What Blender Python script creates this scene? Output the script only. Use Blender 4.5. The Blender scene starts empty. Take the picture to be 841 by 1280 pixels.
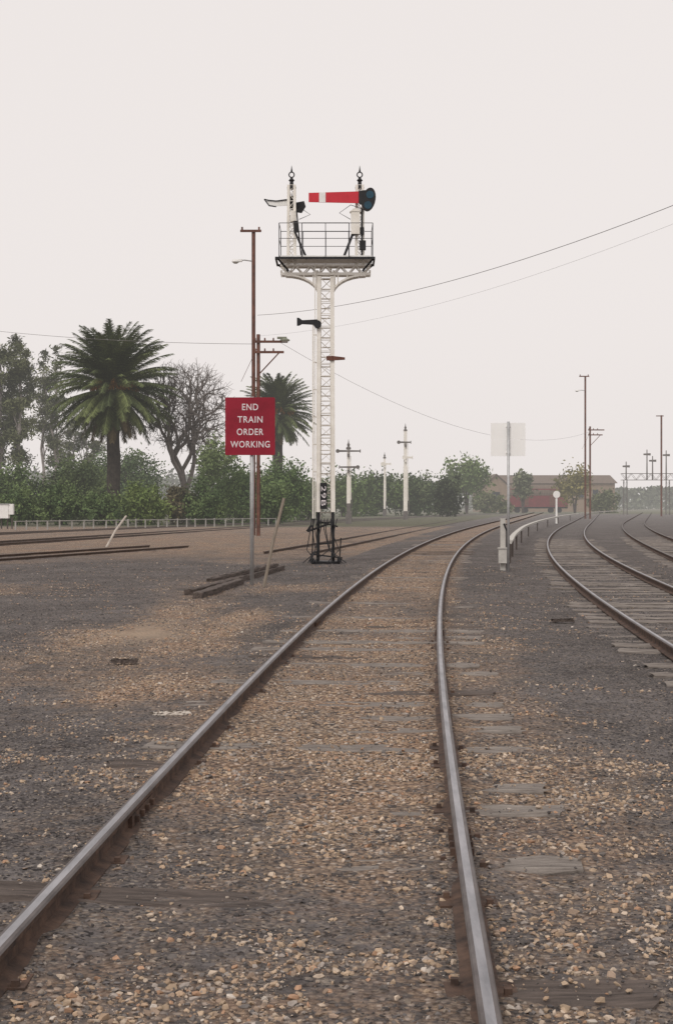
import bpy, bmesh, math, random
import numpy as np
from mathutils import Vector, Matrix
random.seed(7); rng = np.random.default_rng(7)
COL = bpy.context.scene.collection
F = 1778.0; HZ = 630.0; CX = 420.5; CZ = 1.645; RT = 0.125
def at(px, py, Y): return Vector(((px-CX)*Y/F, Y, CZ-(py-HZ)*Y/F))
def G(px, py, z=0.0):
    Y = (CZ-z)*F/(py-HZ); return Vector(((px-CX)*Y/F, Y, z))
def ss(x, a, b):
    t = np.clip((x-a)/(b-a), 0, 1); return t*t*(3-2*t)
_T = rng.random((256, 256))
def vn(x, y, o=0):
    x = np.asarray(x)+o*17.3; y = np.asarray(y)+o*9.1
    xi = np.floor(x).astype(int); yi = np.floor(y).astype(int); fx = x-xi; fy = y-yi
    fx = fx*fx*(3-2*fx); fy = fy*fy*(3-2*fy)
    g = lambda a, b: _T[a & 255, b & 255]
    return (g(xi, yi)*(1-fx)+g(xi+1, yi)*fx)*(1-fy)+(g(xi, yi+1)*(1-fx)+g(xi+1, yi+1)*fx)*fy

# ------------------------------------------------------------ materials
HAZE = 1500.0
def finish(nt, sh, haze=HAZE, extra_haze=0.0):  # paints distance haze into the material, growing with world depth
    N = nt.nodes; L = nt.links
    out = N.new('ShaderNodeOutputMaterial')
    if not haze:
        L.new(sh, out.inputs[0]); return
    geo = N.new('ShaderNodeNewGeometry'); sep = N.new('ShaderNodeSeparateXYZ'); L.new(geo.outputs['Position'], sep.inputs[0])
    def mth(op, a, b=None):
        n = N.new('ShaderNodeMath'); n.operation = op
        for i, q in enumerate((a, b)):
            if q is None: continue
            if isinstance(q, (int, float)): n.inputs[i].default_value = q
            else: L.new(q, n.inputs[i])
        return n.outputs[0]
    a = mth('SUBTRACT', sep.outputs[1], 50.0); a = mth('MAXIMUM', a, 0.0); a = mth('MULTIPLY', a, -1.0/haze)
    a = mth('EXPONENT', a); a = mth('MULTIPLY', a, 1.0-extra_haze); a = mth('SUBTRACT', 1.0, a)
    em = N.new('ShaderNodeEmission'); em.inputs[0].default_value = (0.81, 0.77, 0.75, 1)  # pale glow standing in for haze, blended over the surface
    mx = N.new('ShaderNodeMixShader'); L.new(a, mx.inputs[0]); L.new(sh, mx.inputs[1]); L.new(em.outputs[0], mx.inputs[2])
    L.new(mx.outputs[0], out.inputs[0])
def M(name, col, rough=0.8, metal=0.0, var=0.3, scale=5.0, bump=0.0, col2=None, attr=False, stretch=None, haze=HAZE, extra_haze=0.0, spec=0.3):
    m = bpy.data.materials.new(name); m.use_nodes = True; nt = m.node_tree; N = nt.nodes; L = nt.links; N.clear()
    try: m.cycles.emission_sampling = 'NONE'
    except Exception: pass
    tc = N.new('ShaderNodeTexCoord'); mp = N.new('ShaderNodeMapping'); L.new(tc.outputs['Object'], mp.inputs[0])
    if stretch: mp.inputs['Scale'].default_value = stretch
    nz = N.new('ShaderNodeTexNoise'); nz.inputs['Scale'].default_value = scale; nz.inputs['Detail'].default_value = 7; nz.inputs['Roughness'].default_value = 0.65
    L.new(mp.outputs[0], nz.inputs[0])
    rp = N.new('ShaderNodeValToRGB'); rp.color_ramp.elements[0].position = 0.32; rp.color_ramp.elements[1].position = 0.68
    L.new(nz.outputs[0], rp.inputs[0])
    bs = N.new('ShaderNodeBsdfPrincipled'); bs.inputs['Roughness'].default_value = rough; bs.inputs['Metallic'].default_value = metal
    bs.inputs['Specular IOR Level'].default_value = spec
    if attr:
        rp.color_ramp.elements[0].color = (1-var, 1-var, 1-var, 1); rp.color_ramp.elements[1].color = (1+var, 1+var, 1+var, 1)
        at_ = N.new('ShaderNodeAttribute'); at_.attribute_name = 'Col'
        mx = N.new('ShaderNodeMix'); mx.data_type = 'RGBA'; mx.blend_type = 'MULTIPLY'; mx.inputs[0].default_value = 1
        L.new(at_.outputs['Color'], mx.inputs[6]); L.new(rp.outputs[0], mx.inputs[7]); L.new(mx.outputs[2], bs.inputs['Base Color'])
    else:
        c2 = col2 or tuple(min(1, c*(1+var)) for c in col); c1 = col if col2 else tuple(c*(1-var) for c in col)
        rp.color_ramp.elements[0].color = (*c1, 1); rp.color_ramp.elements[1].color = (*c2, 1)
        L.new(rp.outputs[0], bs.inputs['Base Color'])
    if bump:
        bp = N.new('ShaderNodeBump'); bp.inputs['Strength'].default_value = bump; bp.inputs['Distance'].default_value = 0.02
        L.new(nz.outputs[0], bp.inputs['Height']); L.new(bp.outputs[0], bs.inputs['Normal'])
    finish(nt, bs.outputs[0], haze, extra_haze)
    return m
cream = M('cream_paint', (0.68, 0.635, 0.565), 0.6, 0, 0.14, 3, col2=(0.85, 0.815, 0.755))
white = M('white_paint', (0.70, 0.69, 0.66), 0.6, 0, 0.1, 4, col2=(0.84, 0.83, 0.81))
black = M('black_paint', (0.018, 0.018, 0.02), 0.55, 0, 0.3, 6)
fargrey = M('hazy_dark_paint', (0.07, 0.06, 0.053), 0.7, 0, 0.3, 3, col2=(0.14, 0.12, 0.108), extra_haze=.04)  # dark grey for far things, with additional painted haze mixed in
railgrey = M('grey_rail_paint', (0.07, 0.07, 0.075), 0.55, 0, 0.3, 6)
redarm = M('red_enamel', (0.54, 0.03, 0.045), 0.45, 0, 0.12, 3)
signred = M('sign_red', (0.25, 0.010, 0.026), 0.5, 0, 0.18, 2)
signwhite = M('sign_lettering', (0.70, 0.64, 0.65), 0.6, 0, 0.08, 9)
galv = M('galvanised_steel', (0.42, 0.42, 0.42), 0.5, 0.4, 0.2, 5)
alu = M('sign_back', (0.88, 0.87, 0.85), 0.5, 0.0, 0.02, 2)
rust = M('rusty_steel', (0.085, 0.042, 0.032), 0.85, 0, 0.35, 3, col2=(0.18, 0.078, 0.055))
rustdk = M('rail_side', (0.036, 0.026, 0.023), 0.85, 0.0, 0.4, 9, col2=(0.13, 0.08, 0.058), bump=0.4, haze=0)
railtop = M('rail_head', (0.20, 0.20, 0.215), 0.42, 0.7, 0.2, 14, col2=(0.42, 0.41, 0.43), stretch=(1, .15, 1), haze=0)
railedge = M('rail_head_edge', (0.075, 0.064, 0.062), 0.55, 0.3, 0.2, 14, col2=(0.15, 0.13, 0.125), stretch=(1, .3, 1), haze=0)
oldtop = M('old_rail_head', (0.12, 0.105, 0.10), 0.6, 0.3, 0.2, 12, haze=0)
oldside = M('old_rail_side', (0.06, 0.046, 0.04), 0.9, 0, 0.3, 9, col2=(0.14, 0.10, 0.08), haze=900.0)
wood = M('weathered_sleeper', (0.10, 0.083, 0.074), 0.95, 0, 0.3, 7, bump=1.0, col2=(0.31, 0.275, 0.245), stretch=(.5, 5, 5), haze=0)
wooddk = M('dark_timber', (0.045, 0.036, 0.032), 0.95, 0, 0.3, 6, bump=1.0, col2=(0.15, 0.12, 0.105), stretch=(.5, 5, 5), haze=0)
stake = M('bleached_stake', (0.22, 0.185, 0.15), 0.9, 0, 0.2, 5, bump=0.5, stretch=(4, 4, .6), haze=0)
chip = M('pale_wood_chip', (0.46, 0.41, 0.36), 0.9, 0, 0.2, 8, bump=0.5, haze=0)
concrete = M('concrete', (0.42, 0.40, 0.37), 0.9, 0, 0.15, 5, col2=(0.56, 0.54, 0.5))
fencegrey = M('weathered_fence', (0.26, 0.25, 0.23), 0.9, 0, 0.2, 3, col2=(0.4, 0.385, 0.36))
bark = M('bark', (0.045, 0.037, 0.033), 0.95, 0, 0.3, 2, col2=(0.11, 0.09, 0.08))
barkg = M('grey_bark', (0.10, 0.088, 0.08), 0.95, 0, 0.3, 2, col2=(0.19, 0.165, 0.15))
barkeuc = M('gum_bark', (0.16, 0.14, 0.13), 0.95, 0, 0.3, 2, col2=(0.32, 0.285, 0.265))
palmbark = M('palm_bark', (0.03, 0.026, 0.022), 0.95, 0, 0.3, 3, col2=(0.075, 0.062, 0.05))
leaf = M('foliage', (0.06, 0.08, 0.04), 0.75, 0, 0.25, 0.8, attr=True)
leaf_far = M('hazy_foliage', (0.06, 0.08, 0.04), 0.8, 0, 0.2, 0.8, attr=True, extra_haze=0.04)
fruit = M('fruit_stalks', (0.34, 0.16, 0.035), 0.8, 0, 0.3, 2)
redwall = M('deep_red_paint', (0.14, 0.016, 0.018), 0.8, 0, 0.2, 1.5, extra_haze=.02)
rooftin = M('roof_iron', (0.12, 0.085, 0.062), 0.8, 0, 0.2, 1, stretch=(4, 1, 1), extra_haze=.02)
tanwall = M('tan_wall', (0.22, 0.16, 0.11), 0.9, 0, 0.15, 1, extra_haze=.02)
glassdk = M('dark_glass', (0.03, 0.035, 0.04), 0.2, 0, 0.2, 1)
lensblue = M('spectacle_lens', (0.02, 0.06, 0.09), 0.15, 0, 0.2, 3)
lampglass = M('lamp_lens', (0.5, 0.5, 0.46), 0.3, 0, 0.1, 3)
greenlamp = M('lamp_hood', (0.20, 0.21, 0.16), 0.5, 0, 0.2, 3)
wirem = M('wire', (0.16, 0.15, 0.15), 0.6, 0, 0.1, 1)
stonem = M('ballast_stone', (0.3, 0.22, 0.15), 0.9, 0, 0.25, 40, attr=True, haze=0, spec=0.1)

# ------------------------------------------------------------ mesh builder
class MB:
    def __init__(s): s.v = []; s.f = []; s.m = []
    def add(s, vs, fs, mi=0):
        b = len(s.v); s.v += [tuple(v) for v in vs]; s.f += [tuple(i+b for i in f) for f in fs]; s.m += [mi]*len(fs); return s
    def box(s, c, size, mi=0, rot=None):
        x, y, z = (q/2 for q in size); c = Vector(c)
        vs = [Vector((i*x, j*y, k*z)) for i in (-1, 1) for j in (-1, 1) for k in (-1, 1)]
        if rot: vs = [rot @ v for v in vs]
        return s.add([v+c for v in vs], [(0, 1, 3, 2), (4, 6, 7, 5), (0, 4, 5, 1), (2, 3, 7, 6), (0, 2, 6, 4), (1, 5, 7, 3)], mi)
    def bar(s, p0, p1, w, h=None, mi=0):
        p0 = Vector(p0); p1 = Vector(p1); h = h or w; d = p1-p0
        if d.length < 1e-6: return s
        up = Vector((0, 0, 1)) if abs(d.normalized().z) < 0.9 else Vector((0, 1, 0))
        a = d.cross(up).normalized()*w/2; b = a.cross(d).normalized()*h/2
        vs = [p0-a-b, p0+a-b, p0+a+b, p0-a+b, p1-a-b, p1+a-b, p1+a+b, p1-a+b]
        return s.add(vs, [(3, 2, 1, 0), (4, 5, 6, 7), (0, 1, 5, 4), (1, 2, 6, 5), (2, 3, 7, 6), (3, 0, 4, 7)], mi)
    def tube(s, pts, rs, n=8, mi=0):
        pts = [Vector(p) for p in pts]
        if not isinstance(rs, (list, tuple)): rs = [rs]*len(pts)
        vs = []; fs = []
        for i, p in enumerate(pts):
            d = (pts[min(i+1, len(pts)-1)]-pts[max(i-1, 0)]).normalized()
            ref = Vector((0, 1, 0)) if abs(d.y) < 0.8 else Vector((1, 0, 0))
            a = d.cross(ref).normalized(); b = d.cross(a)
            for k in range(n):
                t = 2*math.pi*k/n; vs.append(p+(a*math.cos(t)+b*math.sin(t))*rs[i])
        for i in range(len(pts)-1):
            for k in range(n):
                k2 = (k+1) % n; fs.append((i*n+k, i*n+k2, (i+1)*n+k2, (i+1)*n+k))
        fs.append(tuple(range(n-1, -1, -1))); fs.append(tuple((len(pts)-1)*n+k for k in range(n)))
        return s.add(vs, fs, mi)
    def prism(s, poly, y0, y1, mi=0):
        n = len(poly); vs = [(x, y0, z) for x, z in poly]+[(x, y1, z) for x, z in poly]
        return s.add(vs, [tuple(range(n)), tuple(range(2*n-1, n-1, -1))]+[(i, i+n, (i+1) % n+n, (i+1) % n) for i in range(n)], mi)
    def disc(s, c, r, y0, y1, n=20, mi=0):
        return s.prism([(c[0]+r*math.cos(2*math.pi*k/n), c[1]+r*math.sin(2*math.pi*k/n)) for k in range(n)], y0, y1, mi)
    def lathe(s, prof, c=(0, 0, 0), n=12, mi=0):
        return s.tube([(c[0], c[1], c[2]+z) for r, z in prof], [max(r, .001) for r, z in prof], n, mi)
    def build(s, name, mats, parent=None, loc=None, smooth=False):
        me = bpy.data.meshes.new(name); me.from_pydata(s.v, [], s.f)
        if not isinstance(mats, (list, tuple)): mats = [mats]
        for m in mats: me.materials.append(m)
        me.polygons.foreach_set('material_index', s.m)
        bm = bmesh.new(); bm.from_mesh(me); bmesh.ops.recalc_face_normals(bm, faces=bm.faces); bm.to_mesh(me); bm.free()
        me.polygons.foreach_set('use_smooth', [bool(smooth)]*len(me.polygons))
        o = bpy.data.objects.new(name, me); COL.objects.link(o)
        if parent: o.parent = parent
        if loc: o.location = loc
        return o
def np_mesh(name, V, Fc, mat, cols=None, parent=None, smooth=False):
    me = bpy.data.meshes.new(name); V = np.asarray(V, dtype=np.float32); Fc = np.asarray(Fc, dtype=np.int32)
    me.vertices.add(len(V)); me.vertices.foreach_set('co', V.ravel())
    k = Fc.shape[1]; me.loops.add(Fc.size); me.loops.foreach_set('vertex_index', Fc.ravel())
    me.polygons.add(len(Fc)); me.polygons.foreach_set('loop_start', np.arange(0, Fc.size, k, dtype=np.int32))
    me.update(calc_edges=True)
    me.polygons.foreach_set('use_smooth', np.full(len(Fc), smooth, dtype=bool))
    if cols is not None:
        ca = me.color_attributes.new('Col', 'FLOAT_COLOR', 'POINT')
        ca.data.foreach_set('color', np.concatenate([cols, np.ones((len(cols), 1))], 1).astype(np.float32).ravel())
    me.materials.append(mat)
    o = bpy.data.objects.new(name, me); COL.objects.link(o)
    if parent: o.parent = parent
    return o
def tag(o, label=None, cat=None, group=None, kind=None):
    if label: o['label'] = label
    if cat: o['category'] = cat
    if group: o['group'] = group
    if kind: o['kind'] = kind
    return o
def thing(name, label, cat, loc, group=None):
    o = bpy.data.objects.new(name, None); o.empty_display_size = 0.3; COL.objects.link(o); o.location = loc
    return tag(o, label, cat, group)
def text_part(name, body, size, mat, parent, loc, width=None, spin=0.0, bold=0.0):
    cu = bpy.data.curves.new(name, 'FONT'); cu.body = body; cu.size = size; cu.align_x = 'CENTER'; cu.align_y = 'CENTER'
    cu.extrude = 0.002; cu.offset = bold; cu.space_character = 1.12
    o = bpy.data.objects.new(name, cu); COL.objects.link(o)
    dg = bpy.context.evaluated_depsgraph_get(); dg.update()
    me = bpy.data.meshes.new_from_object(o.evaluated_get(dg)); bpy.data.objects.remove(o)
    me.materials.clear(); me.materials.append(mat)
    xs = [v.co.x for v in me.vertices]; ys = [v.co.y for v in me.vertices]
    k = width/(max(xs)-min(xs)) if width else 1
    mx = (max(xs)+min(xs))/2; my = (max(ys)+min(ys))/2
    for v in me.vertices: v.co.x = (v.co.x-mx)*k; v.co.y -= my
    p = bpy.data.objects.new(name, me); COL.objects.link(p); p.parent = parent; p.location = loc
    p.rotation_euler = (Matrix.Rotation(spin, 3, 'Y') @ Matrix.Rotation(math.pi/2, 3, 'X')).to_euler()
    return p

# ------------------------------------------------------------ track curves
class Curve:
    def __init__(s, pts, deg, ymax):
        Y = np.array([p[1] for p in pts]); X = np.array([p[0] for p in pts])
        s.p = np.polyfit(Y, X, deg, w=1/Y); s.d = np.polyder(s.p); s.ymin = Y.min()*0.8; s.ymax = ymax
    def x(s, y):
        yc = np.clip(y, s.ymin, s.ymax); return np.polyval(s.p, yc)+np.polyval(s.d, yc)*(y-yc)
    def s_(s, y): return np.polyval(s.d, np.clip(y, s.ymin, s.ymax))
HG = 0.828
def centre(left, right, deg, ymax):
    pts = []
    for lst, sg in ((left, 1), (right, -1)):
        for px, py in lst:
            g = G(px, py, RT); pts.append((g.x+sg*HG*1.0, g.y))
    return Curve(pts, deg, ymax)
main = centre([(0, 1192), (100, 1081), (190, 983), (240, 927), (300, 867), (345, 822), (390, 778), (430, 745), (470, 713), (510, 690), (560, 668), (620, 651)],
              [(601, 1275), (576, 1100), (547, 900), (541, 800), (544, 755), (552, 712), (577, 682), (612, 661)], 3, 150)
rt1 = centre([(838, 800), (790, 768), (735, 726), (700, 695), (686, 675), (692, 660), (712, 650)],
             [(838, 740), (790, 714), (755, 690), (735, 673), (732, 660), (748, 649)], 3, 130)
rt2 = centre([(838, 693), (800, 675), (778, 659), (790, 648)], [(838, 672), (812, 660), (806, 650)], 2, 130)
lt1 = Curve([G(0, 697), G(190, 684)], 1, 60)
lt2 = Curve([G(0, 679), G(160, 669), (G(300, 661)), G(420, 652), G(560, 644)], 1, 220)
lt3 = Curve([G(0, 667), G(200, 660), G(400, 651)], 1, 200)
lt4 = Curve([G(400, 684), G(480, 667), G(560, 654)], 1, 150)

# ------------------------------------------------------------ ground
def blob(x, y, px, py, rx, ry):
    g = G(px, py); return np.exp(-((x-g.x)/rx)**2-((y-g.y)/ry)**2)
def masks(x, y):
    d = x-main.x(y); n1 = vn(x*1.6, y*1.1); n2 = vn(x*.5, y*.35, 1); n3 = vn(x*4, y*3, 2); n4 = vn(x*1.1, y*.55, 12)
    nn = 0.5*n1+0.3*n2+0.2*n3
    tan = (1-ss(np.abs(d), .75, 1.35))*(0.28+1.05*nn)*(0.45+0.55*ss(y, 5, 9))*(.62+.38*ss(n4, .25, .5))
    rgt = np.where(d > 0, (1-ss(d, 1.1, 1.9+1.1*n2))*(1-ss(y, 13, 30))*(0.10+0.95*nn)*(0.6+.4*ss(y, 5, 9)), 0)
    lft = np.where(d < 0, (1-ss(-d, .85, 1.9))*(1-ss(y, 12, 24))*(-.12+0.9*nn)*(.5+.5*ss(y, 6, 9)), 0)
    bl = 0
    for a in ((185, 852, .9, 1.5), (150, 862, .5, .8), (235, 800, .7, 2.0), (130, 790, .7, 1.5), (270, 790, .5, 2), (300, 770, .5, 2), (225, 762, .6, 2)):
        bl = np.maximum(bl, blob(x, y, *a))
    bl = np.clip(bl*(0.35+1.2*nn), 0, 1)
    sand = .8*blob(x, y, 182, 786, .45, 1.5)*(0.4+0.8*n3)
    patch = np.where(d < -1.2, ss(vn(x*.45, y*.22, 7), .55, .85)*(.2+.55*nn)*ss(y, 8, 16)*(1-ss(y, 90, 100)), 0)
    dirt = np.where(x < main.x(y)-2.6, ss(y, 38, 52)*(1-ss(y, 96, 112)), 0)*(0.3+0.75*nn)
    tan = np.clip(np.maximum.reduce([tan, rgt, lft, bl, dirt, sand, patch]), 0, 1)
    grass = np.where(x < main.x(y)-4, ss(y, 98, 108)*.8, ss(y, 210, 260))
    return tan, grass, np.clip(sand, 0, 1), d
def gz(x, y):
    d = np.abs(x-main.x(y))
    return 0.022*(vn(x*2.2, y*2.2, 3)-.5)+0.012*(vn(x*7, y*7, 4)-.5)-0.05*ss(d, 1.35, 2.6)*(1-ss(y, 60, 90))+.012*np.exp(-((d-HG)/.2)**2)
xs = list(np.arange(-6, 8.01, 0.065)); st = .065
while xs[-1] < 3000: st *= 1.08; xs.append(xs[-1]+st)
st = .065
while xs[0] > -3000: st *= 1.08; xs.insert(0, xs[0]-st)
ys = list(np.arange(-40, 3, 1.0)); y = 3.0
while y < 4000: ys.append(y); y += max(.045, .012*y)
gx, gy = np.meshgrid(np.array(xs), np.array(ys)); nx, ny = len(xs), len(ys)
fx = gx.ravel(); fy = gy.ravel(); tan, gr, sand, d_ = masks(fx, fy)
idx = np.arange(nx*ny).reshape(ny, nx)
Fq = np.stack([idx[:-1, :-1], idx[:-1, 1:], idx[1:, 1:], idx[1:, :-1]], -1).reshape(-1, 4)
gm = bpy.data.materials.new('yard_ground'); gm.use_nodes = True
def ground_mat(m):
    nt = m.node_tree; N = nt.nodes; L = nt.links; N.clear()
    try: m.cycles.emission_sampling = 'NONE'
    except Exception: pass
    def mix(f, a, b, bt='MIX'):
        n = N.new('ShaderNodeMix'); n.data_type = 'RGBA'; n.blend_type = bt
        for i, q in ((0, f), (6, a), (7, b)):
            if isinstance(q, float): n.inputs[i].default_value = q
            elif isinstance(q, tuple): n.inputs[i].default_value = (*q, 1)
            else: L.new(q, n.inputs[i])
        return n.outputs[2]
    def ramp(src, p0, p1, c0=(0, 0, 0), c1=(1, 1, 1)):
        r = N.new('ShaderNodeValToRGB'); r.color_ramp.elements[0].position = p0; r.color_ramp.elements[1].position = p1
        r.color_ramp.elements[0].color = (*c0, 1); r.color_ramp.elements[1].color = (*c1, 1); L.new(src, r.inputs[0]); return r.outputs[0]
    geo = N.new('ShaderNodeNewGeometry')
    def noise(sc, det=6):
        n = N.new('ShaderNodeTexNoise'); n.inputs['Scale'].default_value = sc; n.inputs['Detail'].default_value = det; n.inputs['Roughness'].default_value = .7
        L.new(geo.outputs['Position'], n.inputs[0]); return n.outputs[0]
    at_ = N.new('ShaderNodeAttribute'); at_.attribute_name = 'Col'
    sp = N.new('ShaderNodeSeparateColor'); L.new(at_.outputs['Color'], sp.inputs[0])
    vo = N.new('ShaderNodeTexVoronoi'); vo.inputs['Scale'].default_value = 40; L.new(geo.outputs['Position'], vo.inputs['Vector'])
    sv = N.new('ShaderNodeSeparateColor'); L.new(vo.outputs['Color'], sv.inputs[0])
    vo2 = N.new('ShaderNodeTexVoronoi'); vo2.inputs['Scale'].default_value = 60; L.new(geo.outputs['Position'], vo2.inputs['Vector'])
    sv2 = N.new('ShaderNodeSeparateColor'); L.new(vo2.outputs['Color'], sv2.inputs[0])
    ash = mix(ramp(noise(.45, 6), .30, .70), (.102, .092, .090), (.225, .203, .197))
    ash = mix(ramp(noise(2.5, 6), .45, .7), ash, mix(1.0, ash, (.66, .64, .63), 'MULTIPLY'))
    ash = mix(ramp(sv2.outputs[0], .78, .93), ash, (.28, .24, .205))
    ash = mix(ramp(sv2.outputs[1], .76, .89), ash, (.052, .047, .047))
    ash = mix(ramp(noise(11, 5), .35, .62), mix(1.0, ash, (.64, .63, .62), 'MULTIPLY'), ash)
    tn = mix(sv.outputs[0], (.24, .175, .13), (.45, .345, .255))
    tn = mix(ramp(sv.outputs[1], .68, .84), tn, (.105, .093, .087))
    tn = mix(ramp(sv.outputs[2], .86, .96), tn, (.58, .50, .43))
    tn = mix(ramp(noise(.8, 5), .4, .7), tn, mix(1.0, tn, (1.1, .95, .86), 'MULTIPLY'))
    tn = mix(ramp(vo.outputs['Distance'], .35, .75), tn, mix(1.0, tn, (.48, .46, .45), 'MULTIPLY'))
    ad = N.new('ShaderNodeMath'); ad.operation = 'MULTIPLY_ADD'; L.new(noise(4, 8), ad.inputs[0]); ad.inputs[1].default_value = 1.6; ad.inputs[2].default_value = -.80
    a2 = N.new('ShaderNodeMath'); a2.operation = 'ADD'; L.new(sp.outputs[0], a2.inputs[0]); L.new(ad.outputs[0], a2.inputs[1])
    c = mix(ramp(a2.outputs[0], .12, .78), ash, tn)
    c = mix(sp.outputs[2], c, mix(noise(20), (.32, .24, .175), (.47, .37, .275)))
    c = mix(sp.outputs[1], c, mix(ramp(noise(.8), .35, .65), (.06, .07, .035), (.14, .13, .075)))
    b = N.new('ShaderNodeBsdfPrincipled'); b.inputs['Roughness'].default_value = .95; b.inputs['Specular IOR Level'].default_value = .12
    L.new(c, b.inputs['Base Color'])
    hs = N.new('ShaderNodeMath'); hs.operation = 'ADD'; L.new(vo.outputs['Distance'], hs.inputs[0]); L.new(noise(40, 4), hs.inputs[1])
    bp = N.new('ShaderNodeBump'); bp.inputs['Strength'].default_value = .9; bp.inputs['Distance'].default_value = .02; bp.invert = True
    L.new(hs.outputs[0], bp.inputs['Height']); L.new(bp.outputs[0], b.inputs['Normal'])
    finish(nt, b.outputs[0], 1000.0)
ground_mat(gm)
go = np_mesh('ground', np.stack([fx, fy, gz(fx, fy)], -1), Fq, gm, np.stack([tan, gr, sand], -1), smooth=True)
tag(go, kind='structure')

# ------------------------------------------------------------ tracks
def sleeper_mesh(seed, mat, L=2.6, w=.25, h=.14):
    r = random.Random(seed); bm = bmesh.new(); n = 18
    rows = []
    for i in range(n+1):
        t = -L/2+L*i/n; e = .05 if i in (0, n) else .0
        rows.append([bm.verts.new((t+r.uniform(-.03, .03)*(e > 0), yy+r.uniform(-.010, .010), zz+(r.uniform(-.012, .003) if zz > -.05 else 0)))
                     for yy, zz in ((-w/2, -h), (-w/2, -.012), (-w/2+.02, 0), (-.04, 0), (.04, -.005), (w/2-.02, 0), (w/2, -.012), (w/2, -h))])
    for i in range(n):
        for k in range(8): bm.faces.new((rows[i][k], rows[i][(k+1) % 8], rows[i+1][(k+1) % 8], rows[i+1][k]))
    bm.faces.new(rows[0]); bm.faces.new(rows[-1][::-1]); bmesh.ops.recalc_face_normals(bm, faces=bm.faces)
    me = bpy.data.meshes.new('sleeper'); bm.to_mesh(me); bm.free(); me.materials.append(mat); return me
SL = [sleeper_mesh(k, wood) for k in range(6)]; SLD = [sleeper_mesh(k+10, wooddk) for k in range(4)]
PROF = [(-.065, 0), (.065, 0), (.065, .010), (.012, .026), (.009, .085), (.033, .092), (.035, .114), (.029, .1225), (.016, .125), (-.016, .125), (-.029, .1225), (-.035, .114), (-.033, .092), (-.009, .085), (-.012, .026), (-.065, .010)]
EXPO = []
NEAR = [(2.2, -.05, -.05, 0), (2.9, -.05, -.05, 0), (3.55, -.05, -.04, 0), (4.2, -.04, -.05, 1), (4.83, -.06, .032, 1), (5.3, .024, -.06, 1), (5.9, .028, -.04, 1), (6.5, -.05, .026, 0), (7.05, -.05, -.01, 0), (7.65, -.05, .026, 0), (8.27, -.05, .028, 0), (8.95, .008, -.03, 1),
        (9.6, .014, .006, 0), (10.35, -.04, .028, 0), (11.0, -.04, .026, 0), (11.7, .0, .010, 0), (12.4, -.03, .025, 1), (13.1, .010, .0, 0), (13.8, -.03, .025, 0), (14.5, .0, .024, 0)]
def track(label, cv, y0, y1, sl, top, edge, expo=(-.07, .03), plates=False, meshes=None, zo=0.0, side=None):
    base = Vector((float(cv.x(y0)), y0, 0)); t = thing('railway_track', label, 'railway track', base, 'tracks of the railway yard')
    Y = [y0]
    while Y[-1] < y1: Y.append(Y[-1]+max(.35, .02*Y[-1]))
    for sg in (-1, 1):
        mb = MB(); n = len(PROF); vs = []
        for y in Y:
            s = float(cv.s_(y)); k = 1/math.hypot(1, s); nxv = k; nyv = -s*k; x = float(cv.x(y))
            for px, pz in PROF:
                o = sg*HG+px; vs.append((x+nxv*o-base.x, y+nyv*o-base.y, pz+zo))
        fs = []; mi = []
        for i in range(len(Y)-1):
            for k in range(n):
                k2 = (k+1) % n; fs.append((i*n+k, i*n+k2, (i+1)*n+k2, (i+1)*n+k)); mi.append(1 if k == 8 else 2 if k in (7, 9, 6, 10) else 0)
        fs += [tuple(range(n)), tuple((len(Y)-1)*n+k for k in range(n))]; mi += [0, 0]
        mb.v = vs; mb.f = fs; mb.m = mi
        mb.build('rail', [side or rustdk, top, edge], t)
    r = random.Random(int(y0*100)+3)
    if sl:
        lst = []
        if plates:
            lst = list(NEAR); y = NEAR[-1][0]+sl[2]
            while y < sl[1]: lst.append((y, r.uniform(-.04, .022), r.uniform(-.02, .028), r.random() < .4)); y += sl[2]*r.uniform(.9, 1.1)
        else:
            y = sl[0]
            while y < sl[1]: lst.append((y, r.uniform(*expo), r.uniform(*expo), 0)); y += sl[2]*r.uniform(.9, 1.1)
        for y, zl, zr, dk in lst:
            o = bpy.data.objects.new('sleeper', r.choice(SLD if dk else (meshes or SL))); COL.objects.link(o); o.parent = t
            s = float(cv.s_(y)); x = float(cv.x(y))+r.uniform(-.1, .1)
            o.location = (x-base.x, y-base.y, (zl+zr)/2); o.rotation_euler = (r.uniform(-.03, .03), -math.atan2(zr-zl, 2.6), -math.atan(s)+r.uniform(-.03, .03))
            if plates:
                EXPO.append((y, s, zl, zr))
                if y < 22:
                    for sg in (-1, 1):
                        if r.random() < .6: continue
                        xc = float(cv.x(y))+sg*HG-base.x; yc = y-s*sg*HG-base.y
                        mb = MB().box((xc, yc, .004), (.24, .15, .016), 0)
                        for dx, dy in ((-.085, .05), (.085, -.05)): mb.box((xc+dx, yc+dy, .018), (.026, .026, .03), 0)
                        mb.build('sole_plate', rustdk, t)
    if plates:
        for sg, yj in ((-1, 7.35), (1, 6.75), (-1, 19), (1, 17.6)):
            s = float(cv.s_(yj)); k = 1/math.hypot(1, s); xc = float(cv.x(yj))+sg*HG*k-base.x; yc = yj-s*sg*HG*k-base.y
            rot = Matrix.Rotation(-math.atan(s), 3, 'Z'); mb = MB()
            for q in (-1, 1):
                off = rot @ Vector((q*.022, 0, 0)); mb.box((xc+off.x, yc+off.y, .056), (.022, .56, .058), 0, rot)
                for b in (-.2, -.07, .07, .2):
                    bo = rot @ Vector((q*.04, b, 0)); mb.box((xc+bo.x, yc+bo.y, .056), (.03, .032, .032), 0, rot)
            mb.build('fishplate', rustdk, t)
    return t
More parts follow.
